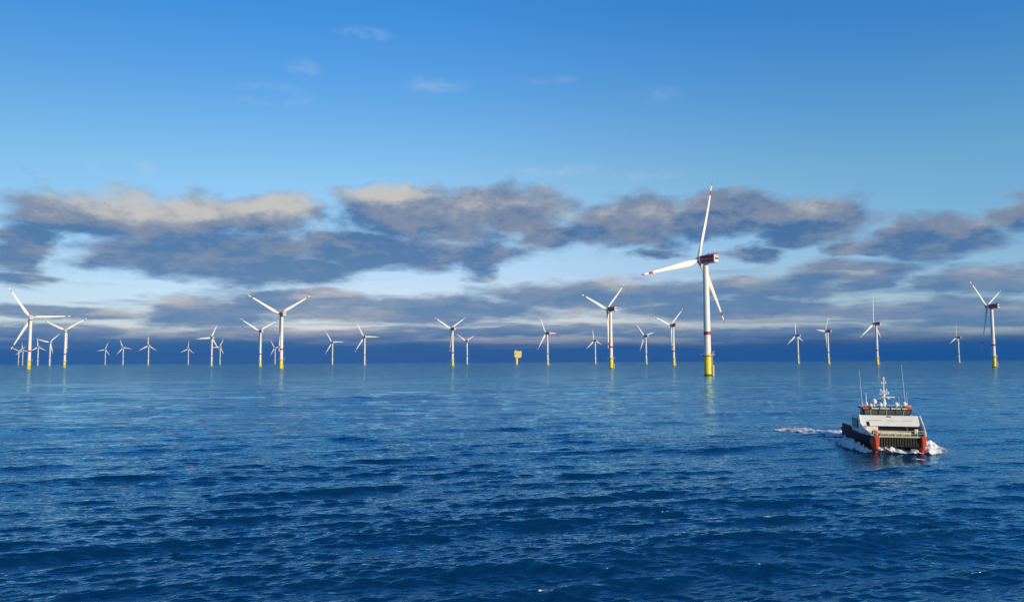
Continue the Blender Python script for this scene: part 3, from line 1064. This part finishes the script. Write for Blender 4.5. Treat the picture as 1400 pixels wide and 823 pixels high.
def outer_wave(sx):
    def fn(u, v):
        # u runs from the bow aft, v from the hull outwards
        y = 9.3 - u * 11.5
        spread = .5 + 3.4 * u ** .7
        x = sx * (4.15 - .4 * max(0, (y - 4) / 5) + v * spread * (1.3 if sx > 0 else 2.4))
        X, Y = local(x, y)
        env = max(0.0, math.sin(math.pi * min(1, u * .95 + .10))) ** .7
        crest = math.exp(-((v - .28 - .08 * fb(X, Y, .6, 9)) / .26) ** 2) * env
        ragged = 1 + .9 * fb(X, Y, 1.1, 3) + .15 * fb(X, Y, 3.3, 12)
        h = (1.05 if sx > 0 else 1.0) * crest * max(.15, ragged) + .22 * abs(fb(X, Y, 2.4, 8)) * (1 - v)
        cov = .79 + .25 * fb(X, Y, .8, 21) - .55 * abs(v - .3) - .35 * max(0, v - .6) - .55 * max(0, u - .55) + .15 * crest
        cov *= min(1, (1 - v) * 5) 
        return X, Y, max(h, 0), cov
    return fn


sheet('bow_wave', 150, 70, outer_wave(1), 'white bow wave curling off the shaded dark side of the boat')
sheet('bow_wave', 150, 70, outer_wave(-1), 'bright sunlit splash at the outer corner of the right bow')


def tunnel(u, v):
    x = 3.1 - u * 6.2
    y = 10.1 - v * 4.5
    X, Y = local(x, y)
    prof = math.exp(-((v - .25) / .25) ** 2)
    h = prof * (.55 + .75 * (math.exp(-((u - .18) / .2) ** 2)) + .15 * math.sin(u * 17)) * max(.1, 1 + .9 * fb(X, Y, 1.1, 5) + .2 * fb(X, Y, 3.5, 15))
    cov = (.62 + .4 * prof) * min(1, v * 7 + .3)
    return X, Y, max(h, 0) * .85, cov


sheet('tunnel_foam', 80, 36, tunnel, 'churned foam heaped between the two hulls under the black fender')


def wake(u, v):
    # turning wake curving away behind the stern
    t = u * 30
    ang = .035 * t
    cx = 2.6 + 1.2 * (t / 6) ** 1.25
    y = -5.2 - t * .95
    x = cx + (v - .5) * (9.5 + t * .2)
    X, Y = local(x, y)
    edge = 1 - abs(v - .5) * 2
    cov = .66 + .45 * fb(X, Y, .35, 31) + .18 * edge - .3 * u + .35 * math.exp(-((v - .22) / .12) ** 2) * (1 - u) + .25 * math.exp(-((v - .85) / .08) ** 2) * (1 - u)
    cov *= min(1, edge * 2.2) ** .5 * min(1, (1 - u) * 4)
    return X, Y, .6 * abs(fb(X, Y, .6, 1)) * edge, cov


sheet('stern_wake', 150, 60, wake, 'broken white wake trailing on the water behind the boat')


def strip(lx, ly, w, l, c, label):
    def fn(u, v):
        x, y = lx + (u - .5) * w, ly + (v - .5) * l
        X, Y = local(x, y)
        d = math.hypot((u - .5) * 2, (v - .5) * 2)
        return X, Y, .06 * max(0, 1 - d), c * max(0, 1 - d ** 3)
    sheet('foam_patch', 40, 14, fn, label)


strip(-1.6, 12.6, 3.2, 1.0, .66, 'small foam streak floating just ahead of the boat')

# droplets thrown up beside the bows
sp = MB()
rs_ = random.Random(7)
for cx, cy, wx, wy, hh, n in ((-5.6, 7.0, 2.2, 3.6, 1.5, 700), (5.0, 6.3, 1.0, 3.0, 1.2, 220), (1.2, 9.3, 2.2, .9, 1.1, 200)):
    for i in range(n):
        x, y = rs_.gauss(cx, wx * .45), rs_.gauss(cy, wy * .45)
        X, Y = local(x, y)
        z = sea_z(X, Y) + abs(rs_.gauss(0, hh * .45)) + .1
        r = rs_.uniform(.008, .028)
        o3 = [Vector((X, Y, z)) + Vector(p) * r for p in ((1, 1, 1), (-1, -1, 1), (-1, 1, -1), (1, -1, -1))]
        sp.add(o3, [(0, 1, 2), (0, 3, 1), (0, 2, 3), (1, 3, 2)])
so_ = sp.build('spray', mat('spray_white', (.85, .87, .9), .4))
tag(so_, 'fine white droplets thrown up around both bows', 'spray', kind='stuff')
